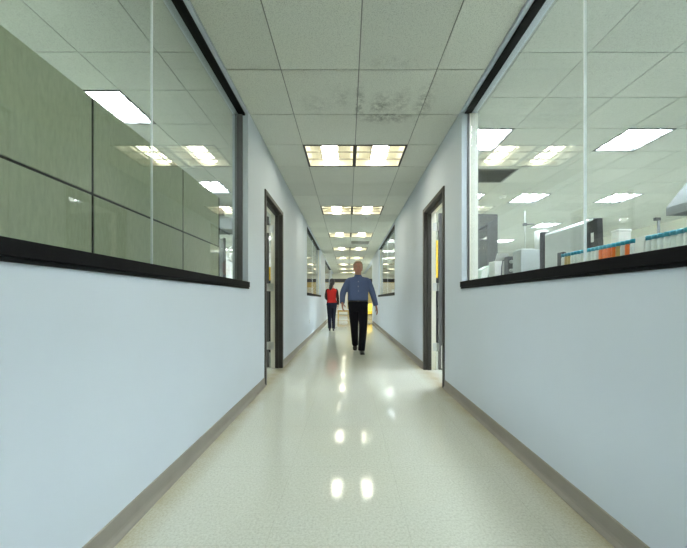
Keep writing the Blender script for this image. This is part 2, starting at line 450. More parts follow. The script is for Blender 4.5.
# ------------------------------------------------------------------ windows
def window(n, s, face, p, q, joints, label, right=False, jm='channel'):
    t = thing('window_%d' % n, label, 'window', kind='structure')
    U = lambda u: face + s*u
    m = MB()
    m.box(U(-.016),U(WT+.02),p,q+.006,SILL0+.016,SILL1,.003)
    m.box(U(-.010),U(WT+.01),p,q+.004,SILL0,SILL0+.0145)
    m.build('sill','black',t)
    f = MB()
    f.box(U(.030),U(.092),p,q,HEAD-.018,HEAD)
    f.box(U(.060),U(.110),p,q,SILL1,SILL1+.012)
    f.build('head_channel','black',t)
    g = MB()
    if right:
        g.box(U(.058),U(.072),q-.014,q,SILL1+.012,HEAD-.018)
        g.box(U(.058),U(.072),p,p+.014,SILL1+.012,HEAD-.018)
        g.build('jamb_channel',jm,t)
        c = MB()
        c.box(U(.072),U(WT),q-.012,q,SILL1,HEAD-.018); c.box(U(.072),U(WT),p,p+.012,SILL1,HEAD-.018)
        tag(c.build('jamb_lining','cream_metal',t), 'cream lining of the window jamb', None)
    else:
        g.box(U(.055),U(.125),q-.022,q,SILL1+.012,HEAD-.018)
        g.box(U(.055),U(.125),p,p+.022,SILL1+.012,HEAD-.018)
        g.build('jamb_channel','channel',t)
    ys = [p+.016]+joints+[q-.016]
    for a, b in zip(ys, ys[1:]):
        MB().box(U(.080),U(.090),a+.004,b-.004,SILL1+.006,HEAD-.006).build('pane','glass',t)
    for y in joints:
        MB().box(U(.079),U(.091),y-(.003 if right else .0014),y+(.003 if right else .0014),SILL1+.012,HEAD-.018).build('glass_joint','silicone',t)
window(1,-1,XL,*LW[0],[.2,1.70],'long corridor window on the left looking onto green partitions')
window(2,-1,XL,*LW[1],[9.5],'corridor window on the left past the left doorway',True,'offwhite')
window(3,-1,XL,*LW[2],[16.3],'farthest corridor window on the left',True,'offwhite')
window(4,1,XR,*RW[0],[.1,1.58],'long corridor window on the right looking into the lab',True)
window(5,1,XR,*RW[1],[9.35],'corridor window on the right past the right doorway',True,'offwhite')

# ------------------------------------------------------------------ doors
def door(n, s, face, y0, y1, ang, label):
    t = thing('door_%d' % n, label, 'door', kind='structure')
    U = lambda u: face + s*u
    fw, top = .05, 2.34
    m = MB()
    for a, b in ((y0,y0+fw),(y1-fw,y1)):
        m.box(U(-.014),U(.0),a,b,0,top); m.box(U(0),U(.10),a+.0005,b-.0005,0,top-.0005)
    m.box(U(-.014),U(.0),y0+fw,y1-fw,top-fw,top); m.box(U(0),U(.10),y0+fw,y1-fw,top-fw,top-.0005)
    for a, b in ((y0+fw,y0+fw+.014),(y1-fw-.014,y1-fw)): m.box(U(.045),U(.098),a,b,0,top-fw)
    m.box(U(.045),U(.098),y0+fw+.014,y1-fw-.014,top-fw-.014,top-fw)
    m.build('frame','bronze',t)
    c = MB(); w = .046
    c.box(U(.1005),U(.168),y0-.01,y0+w,0,top+.01); c.box(U(.1005),U(.168),y1-w,y1+.01,0,top+.01)
    c.box(U(.1005),U(.168),y0+w,y1-w,top-w,top+.01)
    # keep it inside the opening where it crosses the wall
    for v in c.bm.verts:
        if v.co.y < y0: v.co.y = y0+.0008
        if v.co.y > y1: v.co.y = y1-.0008
        if v.co.z > top: v.co.z = top-.0008
    tag(c.build('rabbet','cream_metal',t), 'cream painted inner half of the frame', None)
    # leaf
    H = Vector((.180, y1-w+.012)); A = math.radians(ang)
    d = Vector((math.sin(A), -math.cos(A))); nn = Vector((-math.cos(A), -math.sin(A)))
    L = (y1-y0)-2*w-.02
    def q(a, b): p_ = H+d*a+nn*b; return (U(p_.x), p_.y)
    def slab(a0,a1,b0,b1,z0,z1,mb=None):
        mb = mb or MB(); mb.prism([q(a0,b0),q(a1,b0),q(a1,b1),q(a0,b1)],z0,z1); return mb
    lf = slab(.02,.02+L,.006,.051,.012,2.275).build('leaf','door_leaf',t)
    tag(slab(.05,L-.01,.0515,.0535,.03,.36).build('kick_plate','steel',lf), 'steel kick plate', None)
    hd = MB()
    a_ = H+d*(L-.05)+nn*.051
    P = lambda a,b,z: (*q(a,b), z)
    hd.tube([P(L-.05,.052,1.0),P(L-.05,.06,1.0)],.027); hd.tube([P(L-.05,.058,1.0),P(L-.05,.095,1.0)],.010)
    hd.tube([P(L-.05,.095,1.0),P(L-.17,.097,1.0)],.010)
    hd.build('handle','steel',lf,True)
    cl = slab(.14,.40,.052,.095,2.16,2.225)
    cl.build('closer_body','darkgrey',lf)
    MB().tube([P(.20,.10,2.235),P(.42,.12,2.26),P(.16,.10,2.28)],.009).build('closer_arm','darkgrey',lf)
    for zc in (.335,1.21,2.085):
        hm = MB()
        hm.cyl((U(H.x),H.y,zc-.06),(U(H.x),H.y,zc+.06),.009)
        hm.box(U(.122),U(H.x),y1-w-.004,y1-w-.0005,zc-.057,zc+.057)
        hm.prism([(U(H.x-.002),H.y),(U(H.x+.002),H.y),q(.0195,.046),q(.0155,.046)],zc-.057,zc+.057)
        hm.build('hinge','steel',t)
    return t
door(1,-1,-XL*-1,*LD,140,'dark framed doorway in the left wall with its door open') if False else None
door(1,-1,XL,*LD,140,'dark framed doorway in the left wall with its door swung wide')
door(2,1,XR,*RD,94,'dark framed doorway in the right wall with its charcoal door open')

t = thing('wall_outlet', 'small electrical outlet low on the left wall below second window', 'outlet', (XL,8.08,.467))
MB().box(0,.006,-.036,.036,-.058,.058,.002).build('cover_plate','offwhite',t)
k = MB()
for z in (-.025,.025): k.box(.006,.0085,-.016,.016,z-.014,z+.014,.002)
k.build('socket','darkgrey',t)

# ------------------------------------------------------------------ left room
PX = -1.78
t = thing('cubicle_partition', 'tall sage green fabric cubicle partition behind the left glass', 'partition', (PX,0,0))
ys = [-1.7,-.2,1.0,2.15,3.33,4.25]
zt, zm = 1.02+.785*1.78, 1.02+.411*1.78
fr = MB()
for y in ys[1:-1]: fr.box(-.03,.018,y-.008,y+.008,.0,zt)
fr.box(-.03,.018,ys[0],ys[-1],zm-.007,zm+.007)
fr.box(-.035,.020,ys[-1],ys[-1]+.03,0,zt+.005)
fr.build('post_frame','seam',t)
for a, b in zip(ys, ys[1:]):
    for z0, z1 in ((.06,zm-.008),(zm+.008,zt)):
        MB().box(-.04,.022,a+.010,b-.010,z0,z1,.006).build('fabric_panel','panel_green',t)
# canopy hood past the partition, white cabinet, pipe
def hood(loc, w, d, sk, hh, label, tw=.3, cmat='silver'):
    t = thing('exhaust_hood', label, 'exhaust hood', loc)
    m = MB(); th = .012
    for a,b,c,e in ((-w/2,w/2,-d/2,-d/2+th),(-w/2,w/2,d/2-th,d/2),(-w/2,-w/2+th,-d/2+th,d/2-th),(w/2-th,w/2,-d/2+th,d/2-th)): m.box(a,b,c,e,0,sk)
    m.build('skirt','grey',t)
    m = MB(); q = tw/2
    rr = [[(-w/2,-d/2,sk),(w/2,-d/2,sk),(w/2,d/2,sk),(-w/2,d/2,sk)],[(-q,-q,sk+hh),(q,-q,sk+hh),(q,q,sk+hh),(-q,q,sk+hh)]]
    m.rings(rr,cap=True).build('canopy',cmat,t)
    MB().box(-q,q,-q,q,sk+hh,ZR-loc[2]).build('duct','grey',t)
    return t
hood((-3.1,7.3,2.62), 1.2, .6, .24, .10, 'grey exhaust hood past the end of the green partition', .3, 'grey')
t = thing('tall_cabinet', 'white tall cabinet under the hood past the green partition', 'cabinet', (-2.95,7.4,0))
MB().box(0,1.2,0,.5,.08,2.15).build('body','white',t)
MB().box(.02,1.18,.02,.48,0,.08).build('plinth','darkgrey',t)
for x in (.01,.605):
    dr = MB().box(x,x+.585,-.02,-.001,.1,2.13,.003).build('door','white',t)
    MB().cyl((x+(.54 if x<.3 else .045),-.04,1.0),(x+(.54 if x<.3 else .045),-.04,1.2),.007).build('handle','steel',dr,True)
t = thing('pipe_stand', 'white bent pipe on a stand below the left exhaust hood', 'pipe stand', (-2.10,5.75,0))
MB().lathe([(.14,0),(.14,.015),(.03,.03)],n=20).build('base','offwhite',t,True)
MB().tube([(0,0,.02),(0,0,1.66),(-.02,0,1.73),(-.07,0,1.76),(-.11,0,1.80),(-.12,0,1.88),(-.10,0,1.95),(-.04,0,1.98),(.10,0,1.98)],.026).build('pipe','white',t,True)
t = thing('partition', 'short dark grey divider standing past the end of the green partition', 'partition', (-2.6,5.2,0))
MB().box(0,.52,0,.05,.06,2.05,.006).build('panel','grey',t)
MB().box(.52,.545,-.005,.055,0,2.06).build('post','darkgrey',t)
for x in (.0,.46): MB().box(x,x+.06,-.15,.20,0,.055).build('foot','darkgrey',t)

# yellow and black cabinets glimpsed through the doorways
def cab(loc, w, d, h, mat, label, name='storage_cabinet'):
    t = thing(name, label, 'cabinet', loc)
    MB().box(0,w,0,d,0,h,.004).build('body',mat,t)
    for x0, x1, hx in ((.01,w/2-.003,w/2-.05),(w/2+.003,w-.01,w/2+.05)):
        dd = MB().box(x0,x1,-.018,-.001,.02,h-.02,.003).build('door',mat,t)
        MB().cyl((hx,-.03,h*.45),(hx,-.03,h*.6),.007).build('handle','steel',dd,True)
    return t
cab((1.45,6.2,0),.8,.45,1.46,'blackp','black cabinet seen through the right doorway, below the yellow one')
cab((1.45,6.2,1.461),.8,.45,.75,'yellow','yellow cabinet seen through the right doorway')
cab((-2.1,6.05,0),.75,.45,1.40,'blackp','black cabinet seen through the left doorway')
t = thing('storage_crate', 'yellow crate on the black cabinet seen through the left doorway', 'crate', (-1.72,6.08,1.402))
m = MB(); m.box(0,.36,0,.3,0,.01); m.box(0,.36,0,.01,.01,.26); m.box(0,.36,.29,.3,.01,.26); m.box(0,.01,.01,.29,.01,.26); m.box(.35,.36,.01,.29,.01,.26)
m.build('body','yellow',t)
m = MB(); m.box(-.008,.368,-.008,-.0005,.235,.262); m.box(-.008,.368,.3005,.308,.235,.262); m.build('rim','yellow',t)

# ------------------------------------------------------------------ right room: bench under the glass
BX0, BX1, BZ = XR+WT+.03, 2.10, .90
t = thing('lab_bench', 'long dark lab bench behind the right glass', 'bench', (0,0,0))
MB().box(BX0,BX1,-1.5,3.5,BZ-.04,BZ,.004).build('worktop','bench',t)
for y in (-1.45,.1,1.7,3.4):
    for x in (BX0+.03,BX1-.08): MB().box(x,x+.05,y,y+.05,0,BZ-.04).build('leg','grey',t)
MB().box(BX0,BX0+.02,-1.45,3.45,.5,BZ-.04).build('modesty_panel','grey',t)
SZ = 1.185
t = thing('riser_shelf', 'white riser shelf on the bench carrying the vials', 'shelf', (0,0,BZ))
MB().box(BX0,BX0+.16,.2,2.05,SZ-BZ-.018,SZ-BZ,.002).build('board','white',t)
for y in (.22,1.1,2.0): MB().box(BX0+.01,BX0+.15,y,y+.018,0,SZ-BZ-.018).build('bracket','white',t)

def vial(loc, fill, label, group):
    t = thing('vial', label, 'vial', loc, group=group)
    r, h = .0122, .108
    MB().lathe([(.002,0),(r-.002,.0),(r,.003),(r,h-.012),(r*.8,h-.004),(r*.8,h)],n=14).build('bottle', fill, t, True)
    MB().lathe([(r+.0012,h-.003),(r+.0012,h+.014),(r-.0005,h+.017),(.001,h+.017)],n=14).build('cap','teal',t,True)
    return t
VX = BX0+.055
pv = {}
y = 1.96; i = 0
seq = []
while y > 1.13:
    if 1.425 < y < 1.475: y -= .0265; i += 1; continue
    px = 347.5 + 311*VX/y
    if px < 573: f = 'amber' if 566 < px < 570 else 'plastic_clear'
    elif 600 < px < 621: f = 'orange' if i % 5 else 'amber'
    elif 624 < px < 630: f = 'orange'
    else: f = 'plastic_clear'
    lab = {'orange': 'teal-capped vial of orange liquid in the row behind the right glass',
           'amber': 'teal-capped vial of amber liquid in the row behind the right glass',
           'plastic_clear': 'teal-capped pale vial in the long row left of the white card' if y > 1.45 else 'teal-capped pale vial in the row right of the white card'}[f]
    grp = {'orange':'orange vials','amber':'amber vials','plastic_clear':'pale vials left of the card' if y > 1.45 else 'pale vials right of the card'}[f]
    key = f
    dz = 0 if y > 1.45 else .012
    if key not in pv: pv[key] = vial((VX,y,SZ), f, lab, grp)
    else: dup(pv[key], (VX,y,SZ), lab, grp)
    y -= .0265; i += 1
t = thing('index_card', 'small white folded card standing in the gap between the vials', 'card', (VX,1.449,SZ))
t_ = MB(); t_.hull8([(-.012,-.022,0),(-.010,-.022,0),(-.010,.022,0),(-.012,.022,0),(0,-.022,.13),(.002,-.022,.13),(.002,.022,.13),(0,.022,.13)]); t_.build('front_leaf','paper',t)
t_ = MB(); t_.hull8([(.012,-.022,0),(.014,-.022,0),(.014,.022,0),(.012,.022,0),(.0022,-.022,.13),(.004,-.022,.13),(.004,.022,.13),(.0022,.022,.13)]); t_.build('back_leaf','paper',t)

# carton, monitors, instrument ...
t = thing('carton', 'white carton on the bench behind the orange vials', 'box', (1.56,1.78,BZ))
MB().box(-.03,.04,-.025,.025,0,.505,.003).build('body','paper',t)
MB().box(-.032,.042,-.027,.027,.5055,.52,.003).build('lid','paper',t)

def monitor(loc, rz, w, h, z0, shell, label):
    """screen faces local +Y, back bulges to -Y"""
    t = thing('computer_monitor', label, 'monitor', loc, rz)
    d = .02
    m = MB(); m.box(-w/2,w/2,-d,d,z0,z0+h,.008); m.build('bezel', 'blackp', t)
    b = MB(); k = .06
    b.rings([[(-w/2+.004,-d,z0+.004),(w/2-.004,-d,z0+.004),(w/2-.004,-d,z0+h-.004),(-w/2+.004,-d,z0+h-.004)],
             [(-w/2+.008,-d-.025,z0+.02),(w/2-.008,-d-.025,z0+.02),(w/2-.008,-d-.025,z0+h-.008),(-w/2+.008,-d-.025,z0+h-.008)],
             [(-w/2+.03,-d-.04,z0+k),(w/2-.03,-d-.04,z0+k),(w/2-.03,-d-.04,z0+h-.03),(-w/2+.03,-d-.04,z0+h-.03)]])
    b.build('back_shell', shell, t)
    MB().box(-w/2+.015,w/2-.015,d,d+.002,z0+.018,z0+h-.015).build('screen','darkgrey',t)
    s = MB(); s.box(-.035,.035,-d-.065,-d-.041,.02,z0+h*.5,.004); s.build('stand_neck','blackp',t)
    MB().box(-.12,.12,-.16,.06,0,.02,.005).build('stand_base','blackp',t)
    return t
t = monitor((1.80,2.51,BZ), PI*1.5, .52, .42, .295, 'silver', 'silver-backed computer monitor on the bench behind the glass')
MB().box(-.285,-.255,-.075,.022,.30,.725,.004).build('side_trim','darkgrey',t)
t = thing('equipment_case', 'slim black upright case with a white sticker beside the silver monitor', 'case', (1.70,2.09,BZ))
MB().hull8([(0,.008,0),(.045,.008,0),(.045,.13,0),(0,.13,0),(-.006,.02,.675),(.03,.02,.675),(.03,.13,.665),(-.006,.13,.665)]).build('body','blackp',t)
st = MB().hull8([(-.0062,.05,.52),(-.005,.05,.52),(-.005,.075,.52),(-.0062,.075,.52),(-.0068,.05,.585),(-.0056,.05,.585),(-.0056,.075,.585),(-.0068,.075,.585)]).build('sticker','paper',t); tag(st,'white sticker on the case',None)
MB().box(-.03,.08,-.02,.14,-.0,.012,.003).build('foot','darkgrey',t)

t = thing('lab_instrument', 'pale grey boxy lab instrument on the bench beyond the monitors', 'instrument', (1.645,2.95,BZ))
MB().box(0,.30,0,.15,.02,.60,.006).build('body','instr',t)
MB().box(.02,.28,-.004,-.0005,.05,.56,.001).build('front_panel','instr',t)
for x in (.03,.25):
    for y_ in (.02,.11): MB().box(x,x+.02,y_,y_+.02,0,.02).build('foot','blackp',t)
t = thing('paper_roll', 'white paper towel roll standing on the grey instrument', 'paper roll', (1.885,3.025,BZ+.60))
MB().lathe([(.02,0),(.058,0),(.058,.19),(.02,.19)],n=24).build('roll','paper',t,True)
MB().lathe([(.019,-0.0),(.019,.192)],n=16).build('core','tan',t,True)
def retort(loc, h, arm, label):
    t = thing('lab_stand', label, 'stand', loc)
    MB().box(-.06,.06,-.05,.05,0,.012,.002).build('base','offwhite',t)
    MB().cyl((0,0,.012),(0,0,h),.006).build('rod','grey' if arm < .05 else 'offwhite',t,True)
    c = MB(); c.box(-.015,.015,-.015,.015,h*.66-.014,h*.66+.014,.003) if arm > .05 else c.box(-.022,.008,-.006,.006,h-.012,h+.004,.002)
    c.build('clamp','darkgrey',t)
    if arm > .05: MB().cyl((0,.0,h*.66),(arm,0,h*.66+.004),.005).build('arm','darkgrey',t,True)
    return t
retort((1.725,3.025,BZ+.60), .385, .09, 'thin lab stand with a side arm on top of the grey instrument')
retort((1.62,1.62,BZ), .545, 0, 'slim lab stand with clamp behind the teal-capped vials')
t = thing('connector_rack', 'dark grey rack of round connectors left of the grey instrument', 'rack', (1.62,3.14,BZ))
MB().box(0,.10,0,.08,0,.56,.004).build('body','darkgrey',t)
for kx in (.028,.072):
    for kz in range(6): MB().cyl((kx,-.0,.08+kz*.085),(kx,-.022,.08+kz*.085),.016,12).build('connector','offwhite',t,True)
t = thing('cable', 'black cable drooping beside the connector rack', 'cable', (1.585,3.19,BZ))
MB().tube([(.028,0,.52),(.01,0,.53),(-.006,-.005,.46),(-.012,-.01,.30),(-.006,-.01,.12),(0,-.01,.006)],.005,8).build('cord','blackp',t,True)
t = thing('binder', 'pale green binder leaning at the left end of the bench', 'binder', (1.36,3.30,BZ), .0)
MB().hull8([(0,0,0),(.07,0,0),(.07,.16,0),(0,.16,0),(.06,0,.44),(.15,0,.49),(.15,.16,.49),(.06,.16,.44)]).build('cover','greenwhite',t)
MB().hull8([(.01,-.003,.01),(.06,-.003,.01),(.06,-.0005,.01),(.01,-.0005,.01),(.07,-.003,.43),(.135,-.003,.47),(.135,-.0005,.47),(.07,-.0005,.43)]).build('pages','paper',t)
t = thing('carton', 'white open carton between the green binder and connector rack', 'box', (1.545,3.26,BZ))
m = MB(); m.box(0,.12,0,.14,0,.006); m.box(0,.12,0,.006,.006,.53); m.box(0,.12,.134,.14,.006,.53); m.box(0,.006,.006,.134,.006,.53); m.box(.114,.12,.006,.134,.006,.53)
m.build('body','paper',t)
MB().hull8([(.0,-.004,.53),(.12,-.004,.53),(.12,-.001,.53),(0,-.001,.53),(0,-.05,.60),(.12,-.05,.60),(.12,-.047,.602),(0,-.047,.602)]).build('flap','paper',t)
hood((4.44,3.2,2.02), 1.3, 1.0, .095, .9, 'grey exhaust hood hanging at the right side of the lab', .36, 'grey')
# island bench deeper in the lab so the hood stands over something
t = thing('island_bench', 'grey island bench under the right room hood', 'bench', (3.7,2.5,0))
MB().box(0,1.5,0,1.4,.86,.90,.004).build('worktop','bench',t)
MB().box(.05,1.45,.05,1.35,.08,.86).build('cabinet_base','offwhite',t)
MB().box(.09,1.41,.09,1.31,0,.08).build('plinth','darkgrey',t)

# second lab bench by the farther right window
t = thing('side_bench', 'bench behind the farther right corridor window', 'bench', (0,0,0))
MB().box(BX0,2.05,7.3,11.4,.86,.90,.004).build('worktop','bench',t)
for y in (7.4,9.3,11.3):
    for x in (BX0+.03,1.97): MB().box(x,x+.05,y,y+.05,0,.86).build('leg','grey',t)
monitor((1.58,9.2,.90), PI*1.5+.3, .42, .34, .24, 'blackp', 'black monitor behind the farther right corridor window')
t = thing('desk_lamp', 'white shaded lamp behind the near end of the farther right window', 'lamp', (1.48,8.05,.90))
MB().lathe([(.08,0),(.08,.015),(.012,.03)],n=20).build('base','offwhite',t,True)
MB().cyl((0,0,.02),(0,0,.42),.010).build('pole','steel',t,True)
MB().lathe([(.10,.36),(.11,.37),(.075,.62),(.03,.66)],n=20).build('shade','white',t,True)
t = thing('carton', 'pale blue-grey carton behind the farther right corridor window', 'box', (1.6,10.2,.90))
MB().box(-.13,.13,-.15,.15,0,.46,.004).build('body','offwhite',t); MB().box(-.135,.135,-.155,.155,.42,.47,.004).build('lid','offwhite',t)

# ------------------------------------------------------------------ far end
t = thing('low_table', 'low wooden table with a pale top at the corridor end', 'table', (-.15,17.4,0))
MB().box(-.42,.5,-.3,.3,.46,.50,.006).build('tabletop','white',t)
MB().box(-.40,.48,-.28,.28,.37,.46).build('apron','wood',t)
for x in (-.40,.42):
    for y in (-.28,.22): MB().box(x,x+.06,y,y+.06,0,.37).build('leg','wood',t)
MB().box(-.34,.42,-.25,.25,.12,.15).build('lower_shelf','wood',t)
t = thing('armchair', 'yellow lounge chair past the end of the right wall', 'chair', (1.20,16.6,0))
MB().box(-.33,.33,-.33,.33,.27,.46,.03).build('seat','yellow',t)
MB().hull8([(-.33,.22,.46),(.33,.22,.46),(.33,.34,.46),(-.33,.34,.46),(-.31,.34,.82),(.31,.34,.82),(.31,.42,.82),(-.31,.42,.82)]).build('backrest','yellow',t)
MB().box(-.34,.34,-.34,.34,.235,.27).build('seat_frame','blackp',t)
for x in (-.31,.27):
    for y in (-.31,.27): MB().box(x,x+.04,y,y+.04,0,.235).build('leg','blackp',t)
def plain_door(n, x, label):
    t = thing('door_%d' % n, label, 'door', (x,Y1-.062,0), kind='structure')
    f = MB(); f.box(-.55,-.47,-.04,.06,0,2.24); f.box(.47,.55,-.04,.06,0,2.24); f.box(-.47,.47,-.04,.06,2.16,2.24)
    f.build('frame','white',t)
    lf = MB().box(-.465,.465,-.01,.035,.01,2.155).build('leaf','white' if n != 4 else 'tan',t)
    MB().tube([(.40,-.012,1.0),(.40,-.06,1.0),(.30,-.06,1.0)],.010).build('handle','steel',lf,True)
plain_door(3,-.55,'white door in the far wall at the corridor end')
plain_door(4,-3.6,'tan door with a white frame in the far wall, left room')
plain_door(5,-2.0,'white door in the far wall next to the tan door')
t = thing('bulletin_board', 'cream notice board on the ochre far wall, right of the white door', 'notice board', (.75,Y1-.02,1.5))
MB().box(-.5,.5,-.02,.02,-.45,.45).build('frame','wood',t); MB().box(-.46,.46,-.025,-.0205,-.41,.41).build('board','paper',t)

# ------------------------------------------------------------------ people
def bake(mb, name, mat, parent, voxel, smooth=6, dec=None):
    o = mb.build(name, mat, None, True)
    r = o.modifiers.new('r','REMESH'); r.mode = 'VOXEL'; r.voxel_size = voxel; r.use_smooth_shade = True
    s = o.modifiers.new('s','SMOOTH'); s.iterations = smooth; s.factor = .5
    if dec: d = o.modifiers.new('d','DECIMATE'); d.ratio = dec
    dg = bpy.context.evaluated_depsgraph_get()
    me = bpy.data.meshes.new_from_object(o.evaluated_get(dg)); me.name = name
    o.modifiers.clear(); o.data = me
    for p in me.polygons: p.use_smooth = True
    if parent: o.parent = parent
    return o
def ellring(c, rx, ry, n=24, pw=2.3):
    out = []
    for k in range(n):
        a = 2*PI*k/n; ca, sa = math.cos(a), math.sin(a)
        out.append((c[0]+rx*math.copysign(abs(ca)**(2/pw),ca), c[1]+ry*math.copysign(abs(sa)**(2/pw),sa), c[2]))
    return out
def lerp(a, b, f): return tuple(x+(y-x)*f for x,y in zip(a,b))
def limb(mb, pts, rads, grow=0, sub=4, flat=1.0):
    P, R = [], []
    for i in range(len(pts)-1):
        for k in range(sub):
            f = k/sub; P.append(lerp(pts[i],pts[i+1],f)); R.append(rads[i]+(rads[i+1]-rads[i])*f+grow)
    P.append(pts[-1]); R.append(rads[-1]+grow)
    # relax the corners a little
    Q = [Vector(p) for p in P]
    for _ in range(2): Q = [Q[0]]+[(Q[i-1]+Q[i]*2+Q[i+1])/4 for i in range(1,len(Q)-1)]+[Q[-1]]
    mb.tube(Q, R, 16, flat)
def hand(mb, wrist, d, palmn, s, side):
    """d = direction the fingers point, palmn = palm normal, side = direction towards the thumb"""
    W, d, n, t = Vector(wrist), Vector(d).normalized(), Vector(palmn).normalized(), Vector(side).normalized()
    rr = []
    for f, w, th in ((-.03,.026,.020),(0,.028,.019),(.03,.037,.018),(.06,.041,.016),(.085,.040,.014),(.095,.034,.010)):
        c = W+d*f*s
        rr.append([c + t*math.cos(2*PI*k/16)*w*s + n*math.sin(2*PI*k/16)*th*s for k in range(16)])
    mb.rings(rr)
    for off, ln in ((.028,.070),(.0095,.080),(-.0095,.074),(-.028,.058)):
        p = W+d*.075*s+t*off*s; pts = [p]; dd = d.copy(); ang = 0
        for j, fr in enumerate((.30,.42,.32,.26)):
            pts.append(pts[-1]+dd*ln*fr*s); ang += .22+.1*j
            dd = (d*math.cos(ang)+n*math.sin(ang)).normalized()
        mb.tube(pts, [.0092*s,.0095*s,.0088*s,.008*s,.006*s], 10)
    p = W+d*.02*s+t*.026*s
    mb.tube([p, p+(d*.6+t*.8+n*.25)*.036*s, p+(d*.9+t*.75+n*.45)*.062*s, p+(d*1.2+t*.7+n*.6)*.078*s], [.014*s,.0115*s,.010*s,.007*s], 10)
def head(mb, c, s, neck):
    """face looks to -Y; c = head centre"""
    prof = [(-.118,.028,.030,-.040),(-.108,.042,.048,-.032),(-.085,.056,.068,-.020),(-.055,.064,.082,-.008),(-.02,.070,.092,0),
            (.02,.074,.097,.002),(.055,.074,.096,.006),(.085,.064,.083,.010),(.108,.044,.058,.012),(.120,.018,.024,.012)]
    mb.rings([ellring((c[0],c[1]+oy*s,c[2]+z*s), a*s, b*s, 24, 2.15) for z,a,b,oy in prof])
    mb.rings([ellring((c[0],c[1]-y*s,c[2]+z*s), a*s, b*s, 12, 2) for z,a,b,y in ((-.035,.016,.018,.092),(-.022,.015,.02,.092),(.0,.010,.014,.088),(.022,.008,.010,.082))])
    for sg in (-1,1): mb.ell((c[0]+sg*.074*s,c[1]+.012*s,c[2]-.008*s),(.010*s,.020*s,.032*s))
    mb.tube([(neck[0],neck[1],neck[2]-.06),neck,(c[0],c[1]+.012*s,c[2]-.05*s)],[.075*s,.058*s,.056*s],16)
def face(body, c, s, mats):
    for sg in (-1,1):
        e = MB().ell((c[0]+sg*.030*s,c[1]-.080*s,c[2]+.008*s),(.013*s,.011*s,.0062*s),12,8).build('eye','eyewhite',body,True)
        MB().ell((c[0]+sg*.030*s,c[1]-.0885*s,c[2]+.008*s),(.0058*s,.0038*s,.0052*s),10,8).build('iris','iris',e,True)
        MB().tube([(c[0]+sg*.014*s,c[1]-.093*s,c[2]+.026*s),(c[0]+sg*.032*s,c[1]-.091*s,c[2]+.031*s),(c[0]+sg*.050*s,c[1]-.078*s,c[2]+.026*s)],[.004*s,.0045*s,.003*s],8).build('eyebrow',mats,body,True)
    MB().tube([(c[0]-.024*s,c[1]-.084*s,c[2]-.064*s),(c[0]-.01*s,c[1]-.094*s,c[2]-.062*s),(c[0]+.01*s,c[1]-.094*s,c[2]-.062*s),(c[0]+.024*s,c[1]-.084*s,c[2]-.064*s)],[.003*s,.006*s,.006*s,.003*s],8).build('mouth','lips',body,True)
def shoe(name, toe, heel, mat, parent, wid=.047, sole=.02):
    """low leather shoe from heel point to toe point (both at sole level, any pitch)"""
    T, H = Vector(toe), Vector(heel); d = (T-H); L = d.length; d.normalize()
    sd = Vector((0,0,1)).cross(d); sd = Vector((1,0,0)) if sd.length < .01 else sd.normalized(); up = d.cross(sd); 
    if up.z < 0: up = -up
    rr = []
    for f, w, h in ((0,.55,.045),(.04,.75,.075),(.18,.80,.085),(.34,.78,.085),(.5,.86,.068),(.7,1.0,.052),(.86,.92,.042),(.96,.66,.034),(1.0,.38,.026)):
        c = H+d*L*f; w *= wid
        rr.append([c+sd*w*x+up*h*z for x,z in ((-.85,0),(.85,0),(1,.2),(.95,.6),(.6,.92),(0,1.0),(-.6,.92),(-.95,.6),(-1,.2))])
    m = MB().rings(rr); o = m.build(name, mat, parent, True)
    q = o.modifiers.new('b','SUBSURF'); q.levels = q.render_levels = 1
    m = MB(); rr = []
    for f, w in ((0,.6),(.06,.82),(.3,.82),(.5,.88),(.72,1.03),(.9,.9),(1.0,.42)):
        c = H+d*L*f; w *= wid
        rr.append([c-sd*w-up*.002, c+sd*w-up*.002, c+sd*w+up*.012, c-sd*w+up*.012])
    m.rings(rr).build('sole','blackp',o)
    return o

